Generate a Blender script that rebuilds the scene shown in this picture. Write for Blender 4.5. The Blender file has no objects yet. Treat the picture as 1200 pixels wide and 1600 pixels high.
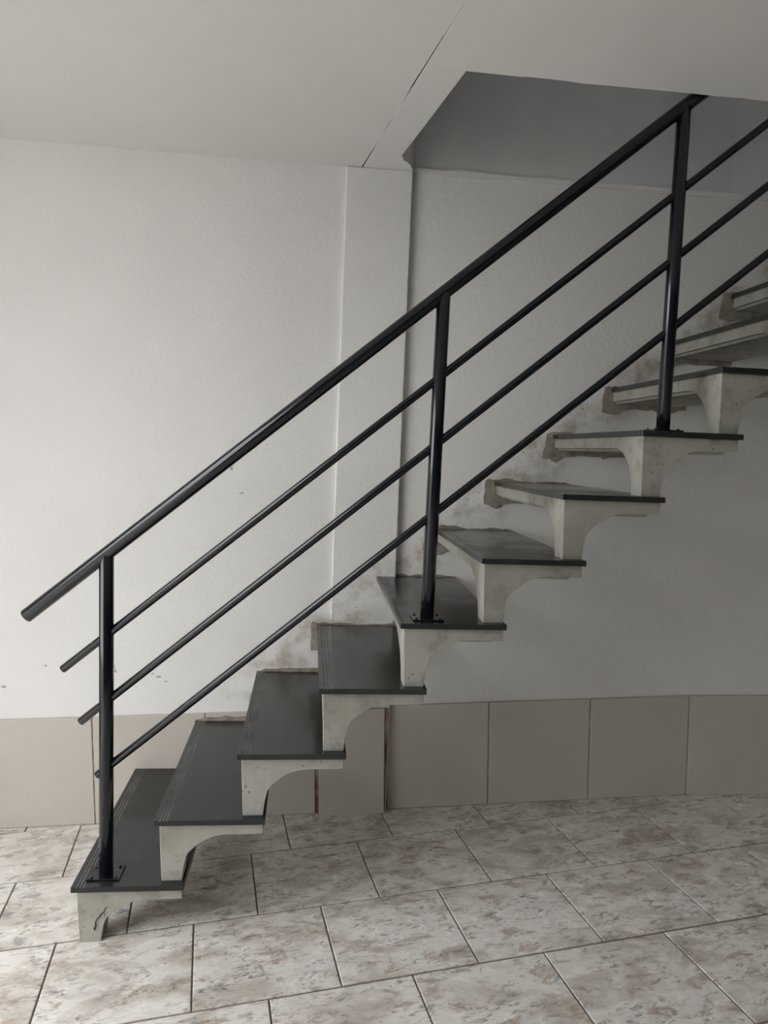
import bpy, math, random
from mathutils import Vector, Matrix

# ------------------------------------------------------------------ camera
scene = bpy.context.scene
F_PX = 1128.6
CAM = Vector((0.588, -2.599, 1.176))
YAW, PIT, ROL = 0.1052, 0.08465, 0.04126
fw = Vector((math.sin(YAW)*math.cos(PIT), math.cos(YAW)*math.cos(PIT), -math.sin(PIT)))
rt = Vector((math.cos(YAW), -math.sin(YAW), 0.0))
up = rt.cross(fw)
r2 = rt*math.cos(ROL) + up*math.sin(ROL)
u2 = -rt*math.sin(ROL) + up*math.cos(ROL)
cd = bpy.data.cameras.new('camera')
cd.sensor_fit = 'AUTO'; cd.sensor_width = 36.0; cd.lens = F_PX/1600*36.0
cd.clip_start = 0.02; cd.clip_end = 200
cam = bpy.data.objects.new('camera', cd)
M = Matrix.Identity(4)
for i in range(3):
    M[i][0] = r2[i]; M[i][1] = u2[i]; M[i][2] = -fw[i]; M[i][3] = CAM[i]
cam.matrix_world = M
scene.collection.objects.link(cam)
scene.camera = cam

# ------------------------------------------------------------------ world and exposure
world = bpy.data.worlds.new('overcast_sky'); scene.world = world
world.use_nodes = True
bg = world.node_tree.nodes['Background']
bg.inputs['Color'].default_value = (0.97, 0.99, 0.995, 1)
bg.inputs['Strength'].default_value = 6.4
vs = scene.view_settings
vs.view_transform = 'Standard'; vs.look = 'None'; vs.gamma = 1.0
vs.use_curve_mapping = False
vs.exposure = 0.0

# ------------------------------------------------------------------ measures (metres)
RUN, RISE, LEN, TREAD = 0.211, 0.18, 0.724, 0.289
NSTEP = 13
SLAB = 0.015
ZC = 2.147                       # underside of the ceiling beams
X0, X1, Y0 = -1.3, 5.2, -4.8     # room extents
ZR = lambda x, y: -0.203 + 0.0384*x - 0.0479*y      # sloping garage floor
TH, TA, TB, TOX, TOY = 0.1382, 0.356, 0.3464, 0.2604, -0.3052
PILX0, PILX1, PILY = 0.682, 0.914, -0.014
WR = 0.009                       # setback of the wall right of the pilaster
BENDX = 2.10
def wall_y(x):
    if x < PILX0: return 0.0
    if x < PILX1: return PILY
    if x < BENDX: return WR
    return WR - (x-BENDX)*0.10
def soft_y(x):                   # the plaster rounds the slight bend that the tiles make sharply
    a, b = BENDX-.2, BENDX+.25
    if x <= a: return WR
    return WR - .10*(x-a)**2/(2*(b-a)) if x < b else WR - .10*(b-a)/2 - .10*(x-b)

# ------------------------------------------------------------------ material helpers
class NT:
    def __init__(s, name):
        s.m = bpy.data.materials.new(name); s.m.use_nodes = True
        s.t = s.m.node_tree; s.b = s.t.nodes['Principled BSDF']
    def n(s, typ, **kw):
        nd = s.t.nodes.new(typ)
        for k, v in kw.items():
            if k in nd.inputs: nd.inputs[k].default_value = v
            else: setattr(nd, k, v)
        return nd
    def l(s, a, b): s.t.links.new(a, b)
    def noise(s, vec, scale, detail=4, rough=.55, dist=0.0):
        nd = s.n('ShaderNodeTexNoise'); nd.inputs['Scale'].default_value = scale
        nd.inputs['Detail'].default_value = detail; nd.inputs['Roughness'].default_value = rough
        nd.inputs['Distortion'].default_value = dist
        s.l(vec, nd.inputs['Vector']); return nd.outputs['Fac']
    def ramp(s, fac, stops):
        nd = s.n('ShaderNodeValToRGB'); e = nd.color_ramp.elements
        while len(e) < len(stops): e.new(0.5)
        for k, (p, c) in enumerate(stops):
            e[k].position = p; e[k].color = (*c, 1) if len(c) == 3 else c
        s.l(fac, nd.inputs['Fac']); return nd.outputs['Color']
    def maprange(s, v, a, b, c=0.0, d=1.0, smooth=True):
        nd = s.n('ShaderNodeMapRange'); nd.interpolation_type = 'SMOOTHSTEP' if smooth else 'LINEAR'
        s.l(v, nd.inputs['Value'])
        for k, x in zip(('From Min', 'From Max', 'To Min', 'To Max'), (a, b, c, d)): nd.inputs[k].default_value = x
        return nd.outputs['Result']
    def math(s, op, a, b=None):
        nd = s.n('ShaderNodeMath'); nd.operation = op
        for i, x in enumerate((a, b)):
            if x is None: continue
            if isinstance(x, (int, float)): nd.inputs[i].default_value = x
            else: s.l(x, nd.inputs[i])
        return nd.outputs[0]
    def mix(s, fac, a, b, mode='MIX'):
        nd = s.n('ShaderNodeMix'); nd.data_type = 'RGBA'; nd.blend_type = mode
        for sock, x in ((nd.inputs[0], fac), (nd.inputs[6], a), (nd.inputs[7], b)):
            if isinstance(x, (int, float)): sock.default_value = x
            elif isinstance(x, tuple): sock.default_value = (*x, 1)
            else: s.l(x, sock)
        return nd.outputs[2]
    def bump(s, h, strength, dist):
        nd = s.n('ShaderNodeBump'); nd.inputs['Strength'].default_value = strength
        nd.inputs['Distance'].default_value = dist
        s.l(h, nd.inputs['Height']); s.l(nd.outputs['Normal'], s.b.inputs['Normal'])
    def col(s, c):
        if isinstance(c, tuple): s.b.inputs['Base Color'].default_value = (*c, 1)
        else: s.l(c, s.b.inputs['Base Color'])
    def rough(s, r):
        if isinstance(r, (int, float)): s.b.inputs['Roughness'].default_value = r
        else: s.l(r, s.b.inputs['Roughness'])
    def pos(s): return s.n('ShaderNodeNewGeometry').outputs['Position']
    def obj(s): return s.n('ShaderNodeTexCoord').outputs['Object']
    def mapping(s, vec, scale=(1, 1, 1), rot=(0, 0, 0), loc=None):
        nd = s.n('ShaderNodeMapping'); nd.inputs['Scale'].default_value = scale; nd.inputs['Rotation'].default_value = rot
        s.l(vec, nd.inputs['Vector'])
        if loc is not None: s.l(loc, nd.inputs['Location'])
        return nd.outputs['Vector']

def mat_plaster(name, base, tint, stained, bumpy):
    k = NT(name); p = k.pos()
    big = k.noise(p, 1.3, 3); fine = k.noise(p, 9, 5)
    c = k.mix(k.maprange(big, .35, .7), base, tint)
    c = k.mix(k.math('MULTIPLY', k.maprange(fine, .55, .8), .18), c, tuple(x*.86 for x in base))
    specks = k.maprange(k.noise(p, 46, 2, .5), .735, .775)
    gate = k.maprange(k.noise(p, 2.1, 2), .50, .62)
    c = k.mix(k.math('MULTIPLY', k.math('MULTIPLY', specks, gate), .5), c, (.22, .20, .18))
    if stained:
        # cement and dirt smeared along the line where the steps enter the wall
        sp = k.n('ShaderNodeSeparateXYZ'); k.l(p, sp.inputs[0])
        d = k.math('SUBTRACT', sp.outputs['Z'], k.math('MULTIPLY', sp.outputs['X'], RISE/RUN))
        d = k.math('ADD', d, k.math('MULTIPLY', k.math('SUBTRACT', k.noise(p, 11, 4), .5), .16))
        band = k.math('MULTIPLY', k.maprange(d, -.22, -.08), k.maprange(d, .09, -.02))
        band = k.math('MULTIPLY', band, k.maprange(sp.outputs['X'], .18, .42))
        st = k.math('MULTIPLY', band, k.maprange(k.noise(p, 7, 6, .65), .44, .66))
        c = k.mix(k.math('MULTIPLY', st, .85), c, (.40, .325, .245))
        grit = k.math('MULTIPLY', k.math('MULTIPLY', k.maprange(d, -.18, -.05), k.maprange(d, .15, 0)), k.maprange(k.noise(p, 60, 3, .6), .62, .72))
        grit = k.math('MULTIPLY', grit, k.maprange(sp.outputs['X'], -.1, .3))
        c = k.mix(k.math('MULTIPLY', grit, .55), c, (.20, .18, .16))
    k.col(c); k.rough(.72)
    k.b.inputs['Specular IOR Level'].default_value = .25
    h = k.math('ADD', k.math('MULTIPLY', k.noise(p, 75, 3, .55, .3), 1.0), k.math('MULTIPLY', k.noise(p, 14, 3), .9))
    k.bump(h, bumpy, .006)
    return k.m

def mat_concrete():
    k = NT('painted_concrete'); p = k.pos(); 
    c = k.mix(k.maprange(k.noise(p, 5, 4, .6), .38, .68), (.375, .365, .325), (.295, .28, .238))
    c = k.mix(k.math('MULTIPLY', k.maprange(k.noise(p, 15, 6, .7), .50, .66), .55), c, (.21, .19, .155))
    v = k.n('ShaderNodeTexVoronoi'); v.inputs['Scale'].default_value = 42; k.l(p, v.inputs['Vector'])
    hole = k.math('MULTIPLY', k.maprange(v.outputs['Distance'], .14, .07), k.maprange(k.noise(p, 13, 2), .53, .58))
    c = k.mix(k.math('MULTIPLY', hole, .85), c, (.07, .065, .055))
    k.col(c); k.rough(.68); k.b.inputs['Specular IOR Level'].default_value = .3
    h = k.math('SUBTRACT', k.math('ADD', k.noise(p, 30, 5), k.math('MULTIPLY', k.noise(p, 8, 2), 1.2)), hole)
    k.bump(h, .35, .004)
    return k.m

def mat_granite():
    k = NT('dark_granite'); p = k.pos()
    g = k.noise(p, 420, 2, .7)
    c = k.ramp(g, [(.30, (.014, .0155, .0155)), (.60, (.026, .028, .028)), (.80, (.065, .068, .066))])
    dust = k.maprange(k.noise(p, 4.5, 5, .6), .40, .66)
    c = k.mix(k.math('MULTIPLY', dust, .10), c, (.11, .11, .10))
    k.col(c); k.rough(k.maprange(dust, 0, 1, .17, .25))
    k.b.inputs['Specular IOR Level'].default_value = .38
    return k.m

def mat_simple(name, c, rough, metal=0.0, spec=.5, noise=None, bump=0.0):
    k = NT(name)
    if noise:
        n = k.noise(k.pos(), noise[0], 4, .6)
        k.col(k.mix(k.maprange(n, .35, .7), c, noise[1]))
        if bump: k.bump(n, bump, .006)
    else: k.col(c)
    k.rough(rough); k.b.inputs['Metallic'].default_value = metal; k.b.inputs['Specular IOR Level'].default_value = spec
    return k.m

def mat_floor_tile():
    k = NT('mottled_ceramic_tile'); o = k.obj()
    rnd = k.n('ShaderNodeObjectInfo').outputs['Random']
    cx = k.n('ShaderNodeCombineXYZ')
    k.l(k.math('MULTIPLY', rnd, 37.0), cx.inputs[0]); k.l(k.math('MULTIPLY', rnd, -53.0), cx.inputs[1]); k.l(k.math('MULTIPLY', rnd, 19.0), cx.inputs[2])
    a = k.mapping(o, (1, 1.8, 1), (0, 0, -.35), cx.outputs[0])
    c = k.ramp(k.noise(a, 6, 5, .6, .6), [(.30, (.50, .445, .395)), (.42, (.66, .61, .56)), (.56, (.86, .825, .785)), (.72, (.75, .725, .695))])
    pink = k.maprange(k.noise(k.mapping(a, rot=(0, 0, .3)), 15, 6, .66, .5), .53, .66)
    c = k.mix(k.math('MULTIPLY', pink, .72), c, (.42, .30, .23))
    grey = k.maprange(k.noise(k.mapping(a, (1, 1, 1), (.4, .2, 1.1)), 13, 6, .66, .6), .55, .67)
    c = k.mix(k.math('MULTIPLY', grey, .70), c, (.31, .285, .285))
    patch = k.maprange(k.noise(k.mapping(a, rot=(.3, 0, .9)), 9, 3, .5), .42, .56)
    vein = k.math('MULTIPLY', patch, k.maprange(k.noise(k.mapping(a, (1, 1.7, 1), (.9, .5, .2)), 32, 5, .7, 1.0), .55, .62))
    c = k.mix(k.math('MULTIPLY', vein, .68), c, (.145, .115, .12))
    k.col(c); k.rough(k.maprange(k.noise(o, 20, 3), .3, .7, .17, .30))
    k.bump(k.noise(a, 8, 3), .05, .003)
    return k.m

MT = dict(
    wall=mat_plaster('white_wall_plaster', (.80, .785, .765), (.75, .735, .715), True, .30),
    ceil=mat_plaster('white_ceiling_plaster', (.86, .85, .83), (.82, .81, .79), False, .07),
    grey=mat_simple('bare_grey_render', (.72, .72, .715), .85, spec=.2, noise=(2.2, (.62, .62, .62)), bump=.15),
    shade=mat_simple('bounce_cut_grey', (.20, .20, .195), .8, spec=.2, noise=(2.0, (.17, .17, .165))),  # invented dark tone for the unseen walls, cuts bounced light in the hall
    conc=mat_concrete(), gran=mat_granite(),
    dust=mat_simple('groove_dust', (.36, .355, .34), .9, spec=.1, noise=(9, (.13, .13, .125))),
    mort=mat_simple('rough_mortar', (.36, .32, .265), .95, spec=.1, noise=(26, (.22, .185, .15)), bump=.9),
    steel=mat_simple('black_gloss_enamel', (.0045, .006, .010), .13, spec=.5),
    bolt=mat_simple('worn_bolt_steel', (.05, .05, .055), .4, .6),
    ftile=mat_floor_tile(),
    grout=mat_simple('brown_floor_grout', (.17, .14, .115), .95, spec=.1, noise=(30, (.25, .21, .18))),
    wtile=mat_simple('beige_wall_tile', (.54, .495, .445), .33, spec=.5, noise=(2.5, (.51, .465, .415))),
    wgrout=mat_simple('reddish_wall_grout', (.22, .10, .065), .95, spec=.1, noise=(25, (.42, .36, .29))),
    out=mat_simple('outdoor_paving', (.32, .31, .29), .9, noise=(1.5, (.26, .25, .24))),
    scuff=mat_simple('grey_scuff', (.33, .31, .28), .9, spec=.1, noise=(150, (.62, .60, .57))),
    crack=mat_simple('crack_dark', (.035, .03, .025), 1.0, spec=0),
)

# ------------------------------------------------------------------ mesh helpers
def mesh(name, V, Fc, mats, smooth=False, mi=None):
    me = bpy.data.meshes.new(name); me.from_pydata([tuple(v) for v in V], [], Fc)
    for m in (mats if isinstance(mats, (list, tuple)) else [mats]): me.materials.append(m)
    if mi: me.polygons.foreach_set('material_index', mi)
    if smooth: me.polygons.foreach_set('use_smooth', [True]*len(me.polygons))
    me.update(); return me
def link(name, me, parent=None, loc=None, mw=None):
    o = bpy.data.objects.new(name, me); scene.collection.objects.link(o)
    if parent: o.parent = parent
    if loc: o.location = loc
    if mw is not None: o.matrix_local = mw
    return o
def empty(name, loc, label, cat):
    o = bpy.data.objects.new(name, None); scene.collection.objects.link(o)
    o.location = loc; o['label'] = label; o['category'] = cat; return o
def struct(name, me, label=None, cat=None):
    o = link(name, me); o['kind'] = 'structure'
    if label: o['label'] = label
    if cat: o['category'] = cat
    return o
def bevel(o, w, seg=2, ang=40):
    b = o.modifiers.new('bevel', 'BEVEL'); b.width = w; b.segments = seg; b.limit_method = 'ANGLE'; b.angle_limit = math.radians(ang)
    return o
def prism_xy(poly, z0, z1):
    """vertical prism from a counter-clockwise xy outline"""
    n = len(poly)
    V = [(x, y, z0) for x, y in poly] + [(x, y, z1) for x, y in poly]
    Fc = [tuple(range(n-1, -1, -1)), tuple(range(n, 2*n))] + [(i, (i+1) % n, n+(i+1) % n, n+i) for i in range(n)]
    return V, Fc
def prism_xz(poly, y0, y1):
    """prism along y from a counter-clockwise xz outline (seen from -y)"""
    n = len(poly)
    V = [(x, y0, z) for x, z in poly] + [(x, y1, z) for x, z in poly]
    Fc = [tuple(range(n)), tuple(range(2*n-1, n-1, -1))] + [(i, n+i, n+(i+1) % n, (i+1) % n) for i in range(n)]
    return V, Fc
def join(*parts):
    V, Fc = [], []
    for v, f in parts:
        o = len(V); V += v; Fc += [tuple(i+o for i in q) for q in f]
    return V, Fc
def box(x0, x1, y0, y1, z0, z1): return prism_xy([(x0, y0), (x1, y0), (x1, y1), (x0, y1)], z0, z1)
def tube(a, b, r, n=24):
    a, b = Vector(a), Vector(b); d = (b-a).normalized()
    u = d.orthogonal().normalized(); w = d.cross(u)
    V = []
    for c, rr in ((a, r-.0015), (a+d*.0015, r), (b-d*.0015, r), (b, r-.0015)):
        V += [c + (u*math.cos(t) + w*math.sin(t))*rr for t in (2*math.pi*i/n for i in range(n))]
    Fc = [tuple(range(n-1, -1, -1)), tuple(range(3*n, 4*n))]
    for k in range(3): Fc += [(k*n+i, k*n+(i+1) % n, (k+1)*n+(i+1) % n, (k+1)*n+i) for i in range(n)]
    return V, Fc
def clip(poly, a, b, c):
    """keep the part of poly with a*x+b*y<=c"""
    out = []
    for i in range(len(poly)):
        p, q = poly[i], poly[(i+1) % len(poly)]
        dp, dq = a*p[0]+b*p[1]-c, a*q[0]+b*q[1]-c
        if dp <= 0: out.append(p)
        if dp*dq < 0:
            t = dp/(dp-dq); out.append((p[0]+(q[0]-p[0])*t, p[1]+(q[1]-p[1])*t))
    return out

# ------------------------------------------------------------------ setting: floor
GAP = 0.0042
V, Fc = box(X0, X1, Y0, WR+.02, 0, 1)
V = [(x, y, ZR(x, y) - (.16 if z == 0 else .003)) for x, y, z in V]
floor = struct('floor', mesh('floor', V, Fc, MT['grout']), 'sloping garage floor of mottled pinkish beige ceramic tiles', 'floor')
eu = Vector((math.cos(TH), math.sin(TH), 0)); ev = Vector((math.sin(TH), -math.cos(TH), 0))
def on_floor(x, y): return Vector((x, y, ZR(x, y)))
nrm = Vector((-0.0384, 0.0479, 1)).normalized()
ax = (eu + Vector((0, 0, 0.0384*eu.x - 0.0479*eu.y))).normalized(); ay = nrm.cross(ax)
def tile_mesh(poly):
    n = len(poly); cx = sum(p[0] for p in poly)/n; cy = sum(p[1] for p in poly)/n
    ins = []
    for x, y in poly:
        d = math.hypot(x-cx, y-cy); ins.append((x-(x-cx)/d*.0022, y-(y-cy)/d*.0022))
    V = [(x, y, -.012) for x, y in poly] + [(x, y, -.0012) for x, y in poly] + [(x, y, 0) for x, y in ins]
    Fc = [tuple(range(n-1, -1, -1)), tuple(range(2*n, 3*n))]
    for k in range(2): Fc += [(k*n+i, k*n+(i+1) % n, (k+1)*n+(i+1) % n, (k+1)*n+i) for i in range(n)]
    return mesh('tile', V, Fc, MT['ftile'])
GV = GAP*1.5
half = [(-TA/2+GAP/2, -TB/2+GV/2), (TA/2-GAP/2, -TB/2+GV/2), (TA/2-GAP/2, TB/2-GV/2), (-TA/2+GAP/2, TB/2-GV/2)]
full_tile = tile_mesh(half)
rng = random.Random(4)
OFF = {0: .5, 1: 0.0, 2: .5, -1: .87, 3: .0, -2: .35}
for v in range(-4, 14):
    off = OFF.get(v, .5 if v % 2 == 0 else 0.0)
    for u in range(-11, 17):
        cu, cv = (u+off+.5)*TA, (v+.5)*TB
        c = Vector((TOX, TOY, 0)) + eu*cu + ev*cv
        loc2w = lambda p: (c.x + eu.x*p[0] - ev.x*p[1], c.y + eu.y*p[0] - ev.y*p[1])
        wpoly = [loc2w(p) for p in half]
        ylim = min(wall_y(min(q[0] for q in wpoly) + 1e-4), wall_y(c.x), wall_y(max(q[0] for q in wpoly))) if not (.4 < c.x < 1.2) else (-.001 if c.x < .74 else WR)
        if c.x > .95: ylim = WR
        if c.x > BENDX-.4: wpoly = clip(wpoly, .10, 1, WR + .10*BENDX)
        if len(wpoly) < 3: continue
        cl = clip(clip(clip(clip(wpoly, 0, 1, ylim), 0, -1, -Y0), 1, 0, X1), -1, 0, -X0)
        if len(cl) < 3: continue
        area = .5*abs(sum(cl[i][0]*cl[(i+1) % len(cl)][1]-cl[(i+1) % len(cl)][0]*cl[i][1] for i in range(len(cl))))
        if area < .0015: continue
        if area > TA*TB*.955: me = full_tile
        else:
            pl = []
            for x, y in cl:
                dx, dy = x-c.x, y-c.y
                q = (dx*eu.x+dy*eu.y, -(dx*ev.x+dy*ev.y))
                if not pl or math.hypot(q[0]-pl[-1][0], q[1]-pl[-1][1]) > 1e-4: pl.append(q)
            me = tile_mesh(pl)
        m = Matrix.Identity(4); w = on_floor(c.x, c.y) + nrm*rng.uniform(-.0006, .0006)
        for i in range(3): m[i][0] = ax[i]; m[i][1] = ay[i]; m[i][2] = nrm[i]; m[i][3] = w[i]
        link('tile', me, floor, mw=m)

# ------------------------------------------------------------------ setting: back wall with pilaster and tiled foot
ZB = -.42
left = prism_xy([(X0, 0), (PILX0+.06, 0), (PILX0+.06, .22), (X0, .22)], ZB, ZC+.25)
yr = wall_y(X1)
right = prism_xy([(PILX0+.06, WR), (BENDX-.2, WR)] + [(BENDX-.2+.45*q/8, soft_y(BENDX-.2+.45*q/8)) for q in range(1, 9)] + [(X1, yr), (X1, .25), (PILX0+.06, .25)], ZB, 2.168)
wall = struct('wall_back', mesh('wall_back', *join(left, right), MT['wall']), 'white plastered wall behind the stairs, stained along the steps', 'wall')
pil = bevel(link('pilaster', mesh('pilaster', *prism_xy([(PILX0, PILY), (PILX1, PILY), (PILX1, WR+.01), (PILX0, WR+.01)], ZB, ZC+.0018), MT['wall']), wall), .004, 2)
# ragged top edge of the wall under the bare grey render
rg = random.Random(8); pts = []
x = PILX1+.002
while x < X1-.05:
    pts.append((x, 2.168 + rg.uniform(-.003, .006))); x += rg.uniform(.03, .07)
top_edge = [(PILX1+.002, 2.150)] + [(x, 2.150 + rg.uniform(-.003, .003)) for x, z in pts[1:]]
poly = top_edge + pts[::-1]
V, Fc = prism_xz(poly, -.007, .0)
V = [(x, y + wall_y(x), z) for x, y, z in V]
link('plaster_edge', mesh('plaster_edge', V, Fc, MT['wall']), wall)

def wtile(x0, x1, yf, zt, name='tile', drop=(0, 0), lean=0.0, ybend=0.0, toe=0.0):
    """one tile of the wall foot following the slope of the floor; front face at yf"""
    g = .0017
    c = [(x0+g, ZR(x0, yf)+.001), (x1-g-toe, ZR(x1, yf)+.001), (x1-g, ZR(x1, yf)+zt+drop[1]), (x0+g, ZR(x0, yf)+zt+drop[0])]
    c = c[:2] + [(x - .0384*zt, z) for x, z in c[2:]]
    V, Fc = prism_xz(c, yf, yf+.011)
    V = [(x, y - (lean if z < 0.05 else 0) + ybend*(x-x0), z) for x, y, z in V]
    return bevel(link(name, mesh('tile', V, Fc, MT['wtile']), wall), .0016, 2)
def wgrout(x0, x1, yf, zt, ybend=0.0):
    c = [(x0, ZR(x0, yf)), (x1, ZR(x1, yf)), (x1, ZR(x1, yf)+zt-.002), (x0, ZR(x0, yf)+zt-.002)]
    V, Fc = prism_xz(c, yf+.0035, yf+.0115)
    V = [(x, y + ybend*(x-x0), z) for x, y, z in V]
    link('grout_bed', mesh('grout_bed', V, Fc, MT['wgrout']), wall)
TH_W = .397
xs = [-.138 + .395*i for i in range(-6, 3)]
for a, b in zip(xs[:-1], xs[1:]): wtile(max(a, X0), min(b, PILX0-.008), -.012, TH_W)
wgrout(X0, PILX0-.008, -.012, TH_W)
wtile(PILX0-.020, PILX1-.004, PILY-.012, TH_W, lean=.012, toe=.004); wgrout(PILX0-.016, PILX1-.006, PILY-.012, TH_W)
xs = [.918, 1.306, 1.702, BENDX]
for a, b in zip(xs[:-1], xs[1:]): wtile(a, b, WR-.012, TH_W+.002)
wgrout(.913, BENDX, WR-.012, TH_W)
xs = [BENDX, 2.495, 2.89, 3.285, X1]
for a, b in zip(xs[:-1], xs[1:]): wtile(a, b, wall_y(a)-.012, TH_W+.002, ybend=-.10)
wgrout(BENDX, X1, WR-.012, TH_W, ybend=-.10)

# ------------------------------------------------------------------ setting: ceiling, stairwell opening and upper storey
OPY = -.692                                   # front edge of the opening
zc = ZC + .003
sk = [(.736, .0), (.848, -.70)]               # left edge of the skewed beam
rgt = [(.953, -.697), (.855, -.122), (.894, -.071), (.914, PILY)]
cl = prism_xy([(X0, Y0), (.80, Y0), (.80, -.84), (.8675, -.84), (.845, -.70), (.828, -.60), (.811, -.465), (.792, -.36), (.776, -.25), (.757, -.145), (.732, 0.0), (X0, 0.0)], zc, zc+.2)
ceil = struct('ceiling', mesh('ceiling', *join(cl), MT['ceil']), 'white plastered ceiling of the entrance hall', 'ceiling')
# right-hand half of the ceiling, a touch lower, with the rough edge of the stairwell opening
rg = random.Random(3); edge = []; x = .953
while x < X1:
    edge.append((x, OPY + rg.uniform(-.003, .003))); x += rg.uniform(.03, .10)
edge.append((X1, OPY))
# it dips slightly towards the opening: a shallow wedge that fades into the flat ceiling
n = len(edge); YF = -1.15; lx = .848 + (-.70-YF)*.16
lo = [(.848, -.70, zc-.0006)] + [(x, y, zc-.0006) for x, y in edge]
lo2 = [(lx, YF, zc)] + [(x + (lx-.848)*(1-(x-.848)/(X1-.848)), YF, zc) for x, y in edge]
V = lo + lo2 + [(x, y, zc+.2) for x, y, z in lo] + [(x, y, zc+.2) for x, y, z in lo2]
n = len(lo); Fc = []
for k in range(n-1): Fc += [(k, k+1, n+k+1, n+k), (2*n+k+1, 2*n+k, 3*n+k, 3*n+k+1), (k+1, k, 2*n+k, 2*n+k+1), (n+k, n+k+1, 3*n+k+1, 3*n+k)]
Fc += [(0, n, 3*n, 2*n), (2*n-1, n-1, 3*n-1, 4*n-1)]
link('opening_edge_slab', mesh('opening_edge_slab', V, Fc, MT['ceil']), ceil)
link('ceiling_panel', mesh('ceiling_panel', *prism_xy([(.80, Y0), (X1, Y0), (X1, YF), (lx, YF), (.869, -.84), (.80, -.84)], zc, zc+.2), MT['ceil']), ceil)
b = prism_xy([sk[1], (.953, -.697), (.905, -.41), (.858, -.135), (.866, -.118), (.868, -.10), (.882, -.088), (.894, -.071), (.902, -.05), (.914, PILY+.001), (.914, WR), (.736, WR)], zc-.0012, zc+.2)
link('beam', mesh('beam', *b, MT['ceil']), ceil)
V, Fc = prism_xy([(.8675, -.84), (.869, -.84), (.849, -.70), (.737, 0.0), (.732, 0.0), (.757, -.145), (.776, -.25), (.792, -.36), (.811, -.465), (.828, -.60), (.845, -.70)], zc+.0012, zc+.05)  # dark strip filling the slot, stands in for the shade inside it
link('joint_dark_strip', mesh('joint_dark_strip', V, Fc, MT['crack']), ceil)['label'] = 'thin crack beside the beam, its inner shade painted as a dark strip'
struct('wall_upper', mesh('wall_upper', *join(prism_xy([(.60, WR+.004), (BENDX, WR+.004), (X1, yr+.004), (X1, .25), (.60, .25)], 2.168, 4.9)), MT['grey']), 'bare grey rendered wall up inside the stairwell', 'wall')
struct('wall_stairwell', mesh('wall_stairwell', *join(box(.66, .80, -1.6, WR+.004, zc+.2, 4.9), box(.66, 1.5, -1.74, -1.6, zc+.2, 4.9), box(2.1, X1, -1.74, -1.6, zc+.2, 4.9), box(1.5, 2.1, -1.74, -1.6, zc+.2, 3.95), box(1.5, 2.1, -1.74, -1.6, 4.4, 4.9)), MT['grey']), 'grey rendered stairwell walls above the ceiling with a small unseen opening added to brighten the shaft', 'wall')  # gap in the front wall is added, lets daylight into the dark shaft
struct('ceiling_upper', mesh('ceiling_upper', *box(.60, X1+.1, -1.8, .25, 4.9, 5.0), MT['grey']), 'grey slab over the top of the stairwell', 'ceiling')

# ------------------------------------------------------------------ setting: rest of the hall (behind and beside the camera)
struct('wall_right', mesh('wall_right', *box(X1, X1+.15, Y0-.15, .25, ZB, 5.0), MT['shade']), 'unseen grey end wall beyond the stairs, darkened to cut bounced light', 'wall')
struct('wall_front', mesh('wall_front', *box(X0, X1, Y0-.15, Y0, ZB, zc+.2), MT['shade']), 'unseen grey wall opposite the stairs, darkened to cut bounced light', 'wall')
OY0, OY1, OZ = -2.75, -.78, 2.12
struct('wall_left', mesh('wall_left', *join(box(X0-.15, X0, Y0-.15, OY0, -.8, zc+.2), box(X0-.15, X0, OY1, .22, -.8, zc+.2), box(X0-.15, X0, OY0, OY1, OZ, zc+.2)), MT['wall']), 'white wall with the wide open garage doorway', 'wall')
struct('ground_outside', mesh('ground_outside', *box(-16, X0, -14, 9, -.75, ZR(X0, 0)-.02), MT['out']), 'grey paving outside the open doorway', 'ground')

# ------------------------------------------------------------------ the staircase
stair = empty('staircase', (0, 0, 0), 'precast white concrete staircase with dark granite treads rising along the wall', 'staircase')
GX = [(0.013, .0026), (.022, .0026), (.031, .0026)]     # anti-slip grooves: distance from the nosing, width
def tread_mesh(yb):
    prof = [(0, -SLAB)] + [(TREAD, -SLAB), (TREAD, 0)]
    topv = []
    for gx, gw in reversed(GX):
        topv += [(gx+gw, 0), (gx+gw, -.0009), (gx, -.0009), (gx, 0)]
    prof = prof + topv + [(0, 0)]
    V, Fc = prism_xz(prof, -LEN, yb)
    mi = [0]*len(Fc)
    for g in range(3): mi[2 + 2 + 4*g + 2 - 0] = 1
    return mesh('tread', V, Fc, [MT['gran'], MT['dust']], mi=mi)
ARX = [(.010, -.166), (.072, -.166), (.0755, -.140), (.081, -.112), (.088, -.100), (.100, -.087), (.113, -.0765), (.126, -.068), (.140, -.060), (.155, -.0545), (.172, -.051), (.190, -.0495), (.262, -.049), (.284, -.048)]
ARY = [(.016, -.166), (.082, -.166), (.087, -.140), (.093, -.118), (.101, -.101), (.113, -.086), (.127, -.073), (.143, -.063), (.160, -.056), (.180, -.0515), (.200, -.0495)]
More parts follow.
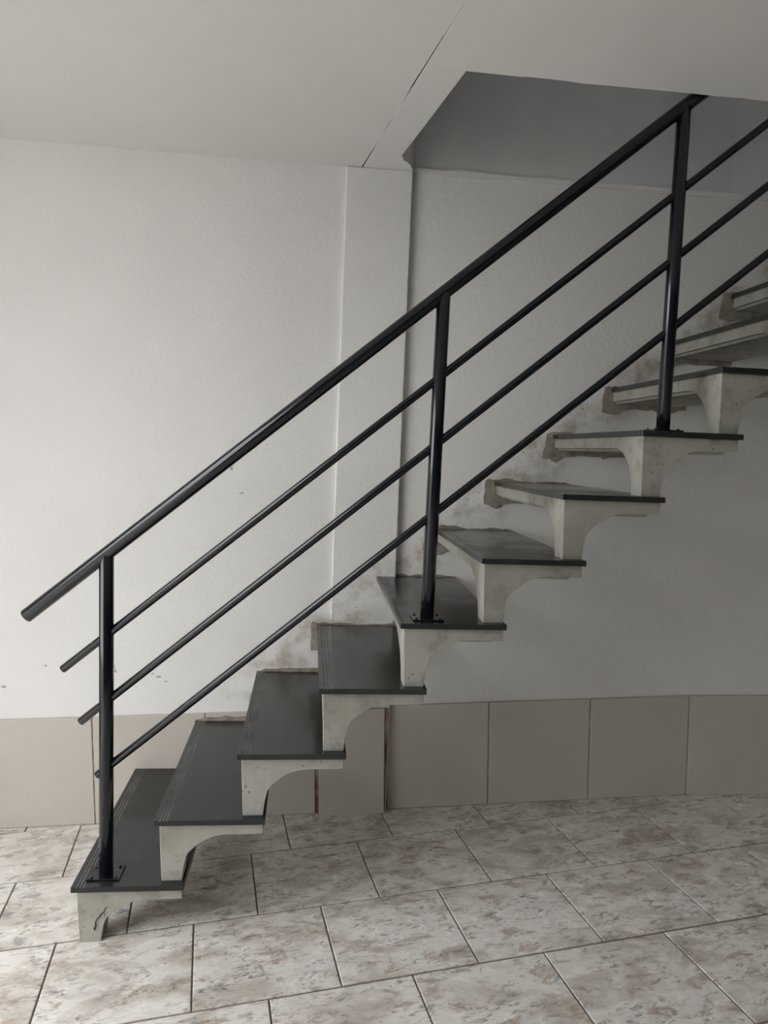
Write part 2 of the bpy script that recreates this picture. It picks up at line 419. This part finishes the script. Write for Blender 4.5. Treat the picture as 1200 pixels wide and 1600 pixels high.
def step_mesh(yb, zfoot):
    """slab with a leg at its front nosing corner; the leg flares into the slab on both sides"""
    ex = [.022, .026, .150, .256, .260]
    ylast = LEN + yb
    ey = [.034, .038, ylast-.06, ylast]
    fx = lambda x: next((a[1]+(b[1]-a[1])*(x-a[0])/(b[0]-a[0]) for a, b in zip(ARX[:-1], ARX[1:]) if a[0] <= x <= b[0]), -.048)
    fy = lambda y: next((a[1]+(b[1]-a[1])*(y-a[0])/(b[0]-a[0]) for a, b in zip(ARY[:-1], ARY[1:]) if a[0] <= y <= b[0]), -.0495)
    xs = sorted(set([a[0] for a in ARX] + ex)); ys = sorted(set([a[0] for a in ARY] + ey))
    V, idx = [], {}
    for j, y in enumerate(ys):
        for i, x in enumerate(xs):
            z = max(fx(x), fy(y))
            if .025 < x < .258 and y > .037 and z > -.058: z = -.058
            if z < -.16: z = zfoot
            t = max(0, min(1, (-z-.05)/.115))
            px = x + (.007*t if i == 0 else 0); py = y + (.006*t if j == 0 else 0)
            idx[i, j, 0] = len(V); V.append((px, -LEN+py, z))
    for j, y in enumerate(ys):
        for i, x in enumerate(xs):
            if i in (0, len(xs)-1) or j in (0, len(ys)-1):
                idx[i, j, 1] = len(V); V.append((x, -LEN+y, -SLAB))
    nx, ny = len(xs), len(ys); Fc = []
    for j in range(ny-1):
        for i in range(nx-1): Fc.append((idx[i, j, 0], idx[i, j+1, 0], idx[i+1, j+1, 0], idx[i+1, j, 0]))
    for i in range(nx-1):
        Fc.append((idx[i, 0, 0], idx[i+1, 0, 0], idx[i+1, 0, 1], idx[i, 0, 1]))
        Fc.append((idx[i+1, ny-1, 0], idx[i, ny-1, 0], idx[i, ny-1, 1], idx[i+1, ny-1, 1]))
    for j in range(ny-1):
        Fc.append((idx[0, j+1, 0], idx[0, j, 0], idx[0, j, 1], idx[0, j+1, 1]))
        Fc.append((idx[nx-1, j, 0], idx[nx-1, j+1, 0], idx[nx-1, j+1, 1], idx[nx-1, j, 1]))
    ring = [idx[i, 0, 1] for i in range(nx)] + [idx[nx-1, j, 1] for j in range(1, ny)] + [idx[i, ny-1, 1] for i in range(nx-2, -1, -1)] + [idx[0, j, 1] for j in range(ny-2, 0, -1)]
    Fc.append(tuple(ring))
    return mesh('step', V, Fc, MT['conc'])
def rough_patch(pts, y0, y1, seed, amp=.004, sub=4):
    r = random.Random(seed); out = []
    for i in range(len(pts)):
        a, b = pts[i], pts[(i+1) % len(pts)]
        for k in range(sub):
            t = k/sub; out.append((a[0]+(b[0]-a[0])*t + r.uniform(-amp, amp), a[1]+(b[1]-a[1])*t + r.uniform(-amp, amp)))
    return prism_xz(out, y0, y1)
steps = []
for i in range(NSTEP):
    xa = i*RUN
    yb = -.013 if xa + TREAD < PILX0+.02 and i < 2 else (0.0 if xa < PILX0-.05 and i < 3 else (PILY if i == 3 else WR))
    if xa > BENDX-.1: yb = wall_y(xa+TREAD)
    if i == 4: yb = WR
    zf = -RISE - .0005 if i else ZR(xa+.045, -LEN+.05)
    s = link('step', step_mesh(yb, zf), stair, (xa, 0, i*RISE))
    bevel(s, .005, 3, 50)
    t = link('tread', tread_mesh(yb), s); bevel(t, .0012, 1, 60)
    t['label'] = 'dark granite slab with three grooves along its nosing'
    steps.append(s)
    if i >= 1:
        r = random.Random(100+i)
        if i in (1, 2): pts = [(-.004, -.004), (.02, .008), (.10, .014), (.24, .009), (.29, .002), (.29, -.03), (.0, -.03)]
        elif i == 3: pts = [(-.020, -.10), (-.024, .004), (.02, .006), (.14, .004), (.28, .006), (.29, -.06), (.10, -.085)]
        else:
            lw = r.uniform(.028, .042)
            pts = [(-lw, -.085), (-lw+.006, .002), (-.01, .007), (.05, .012), (.12, .004), (.24, .006), (.295, .002), (.297, -.07), (.20, -.082), (.17, -.074), (.05, -.078), (.01, -.098)]
        mp = link('mortar_patch', mesh('mortar_patch', *rough_patch(pts, yb-.007, yb+.001, 50+i), MT['mort']), s)
        mp['label'] = 'rough brown mortar where the step enters the wall'
# crack in the leg of the lowest step
def ribbon(path, w, y0, y1):
    l, r_ = [], []
    for k, (x, z) in enumerate(path):
        ww = w*(.3 if k in (0, len(path)-1) else 1)*(.7+.6*((k*7) % 5)/5)
        l.append((x-ww*.8, z+ww*.4)); r_.append((x+ww*.8, z-ww*.4))
    return prism_xz(l[::-1] + r_ if False else (r_ + l[::-1]), y0, y1)
ck = [(.092, -.065), (.084, -.072), (.080, -.082), (.072, -.088), (.070, -.094), (.062, -.102), (.058, -.112), (.060, -.119), (.055, -.127), (.058, -.133)]
link('crack', mesh('crack', *ribbon(ck, .0012, -LEN+.0175, -LEN+.024), MT['crack']), steps[0])['label'] = 'dark jagged crack'
ck2 = [(.081, -.082), (.083, -.089), (.081, -.096)]
link('crack', mesh('crack', *ribbon(ck2, .0009, -LEN+.0175, -LEN+.024), MT['crack']), steps[0])['label'] = 'dark jagged crack'

# dark scuffs on the plaster left of the pilaster
for q, (x, z, w, h) in enumerate(((-.083, .372, .006, .012), (-.076, .355, .005, .007), (.052, .345, .008, .004), (.075, .335, .010, .005), (.100, .318, .007, .004), (.315, 1.095, .006, .014), (.352, 1.005, .010, .005), (-.315, .372, .006, .004), (-.455, .295, .010, .007))):
    ang = [(x + w*math.cos(t)*(.6+.5*((q*3+k) % 3)/2), z + h*math.sin(t)*(.6+.5*((q+k*2) % 4)/3)) for k, t in enumerate(2*math.pi*n/9 for n in range(9))]
    link('scuff_mark', mesh('scuff_mark', *prism_xz(ang, -.0006, .0005), MT['scuff']), wall)

# ------------------------------------------------------------------ the railing
RY = -.664
rail = empty('stair_railing', (.0715, RY, 0), 'black enamelled tube railing with three posts on the open side of the stairs', 'railing')
def part(name, vf, parent=None, m='steel', smooth=True, origin=(0, 0, 0)):
    V, Fc = vf; base = Vector((.0715, RY, 0)) + Vector(origin)
    V = [Vector(v)-base for v in V]
    o = link(name, mesh(name, V, Fc, MT[m]), parent or rail)
    for p in o.data.polygons: p.use_smooth = smooth and len(p.vertices) == 4
    return o
XE = 2.75
def line(a, b): return lambda x: a[1] + (b[1]-a[1])*(x-a[0])/(b[0]-a[0])
top = line((-.134, .708), (1.575, 2.143))
part('handrail', tube((-.134, RY, top(-.134)), (XE, RY, top(XE)), .0185))['label'] = 'thick top handrail'
for a, b in (((-.042, .567), (1.799, 2.107)), ((.004, .425), (1.814, 1.943)), ((.048, .277), (1.831, 1.764))):
    f = line(a, b); part('rail', tube((a[0], RY, a[1]), (XE, RY, f(XE)), .0108))
for (xb, xt, zb) in ((.0745, .068, 0.0), (.923, .928, .72), (1.563, 1.557, 1.26)):
    p = part('post', tube((xb, RY, zb+.004), (xt, RY, top(xt)), .0185))
    h = .043
    V, Fc = box(xb-h, xb+h, RY-.035, RY+.035, zb+.0003, zb+.005)
    bp = part('base_plate', (V, Fc), p, smooth=False)
    bp.location = (0, 0, 0); bp.data.transform(Matrix.Translation(Vector((.0715, RY, 0)) - Vector((.0715, RY, 0))))
    bevel(bp, .001, 1)
    for sx in (-1, 1):
        for sy in (-1, 1):
            q = tube((xb+sx*.032, RY+sy*.024, zb+.005), (xb+sx*.032, RY+sy*.024, zb+.009), .0045, 6)
            part('bolt', q, p, 'bolt', smooth=False)
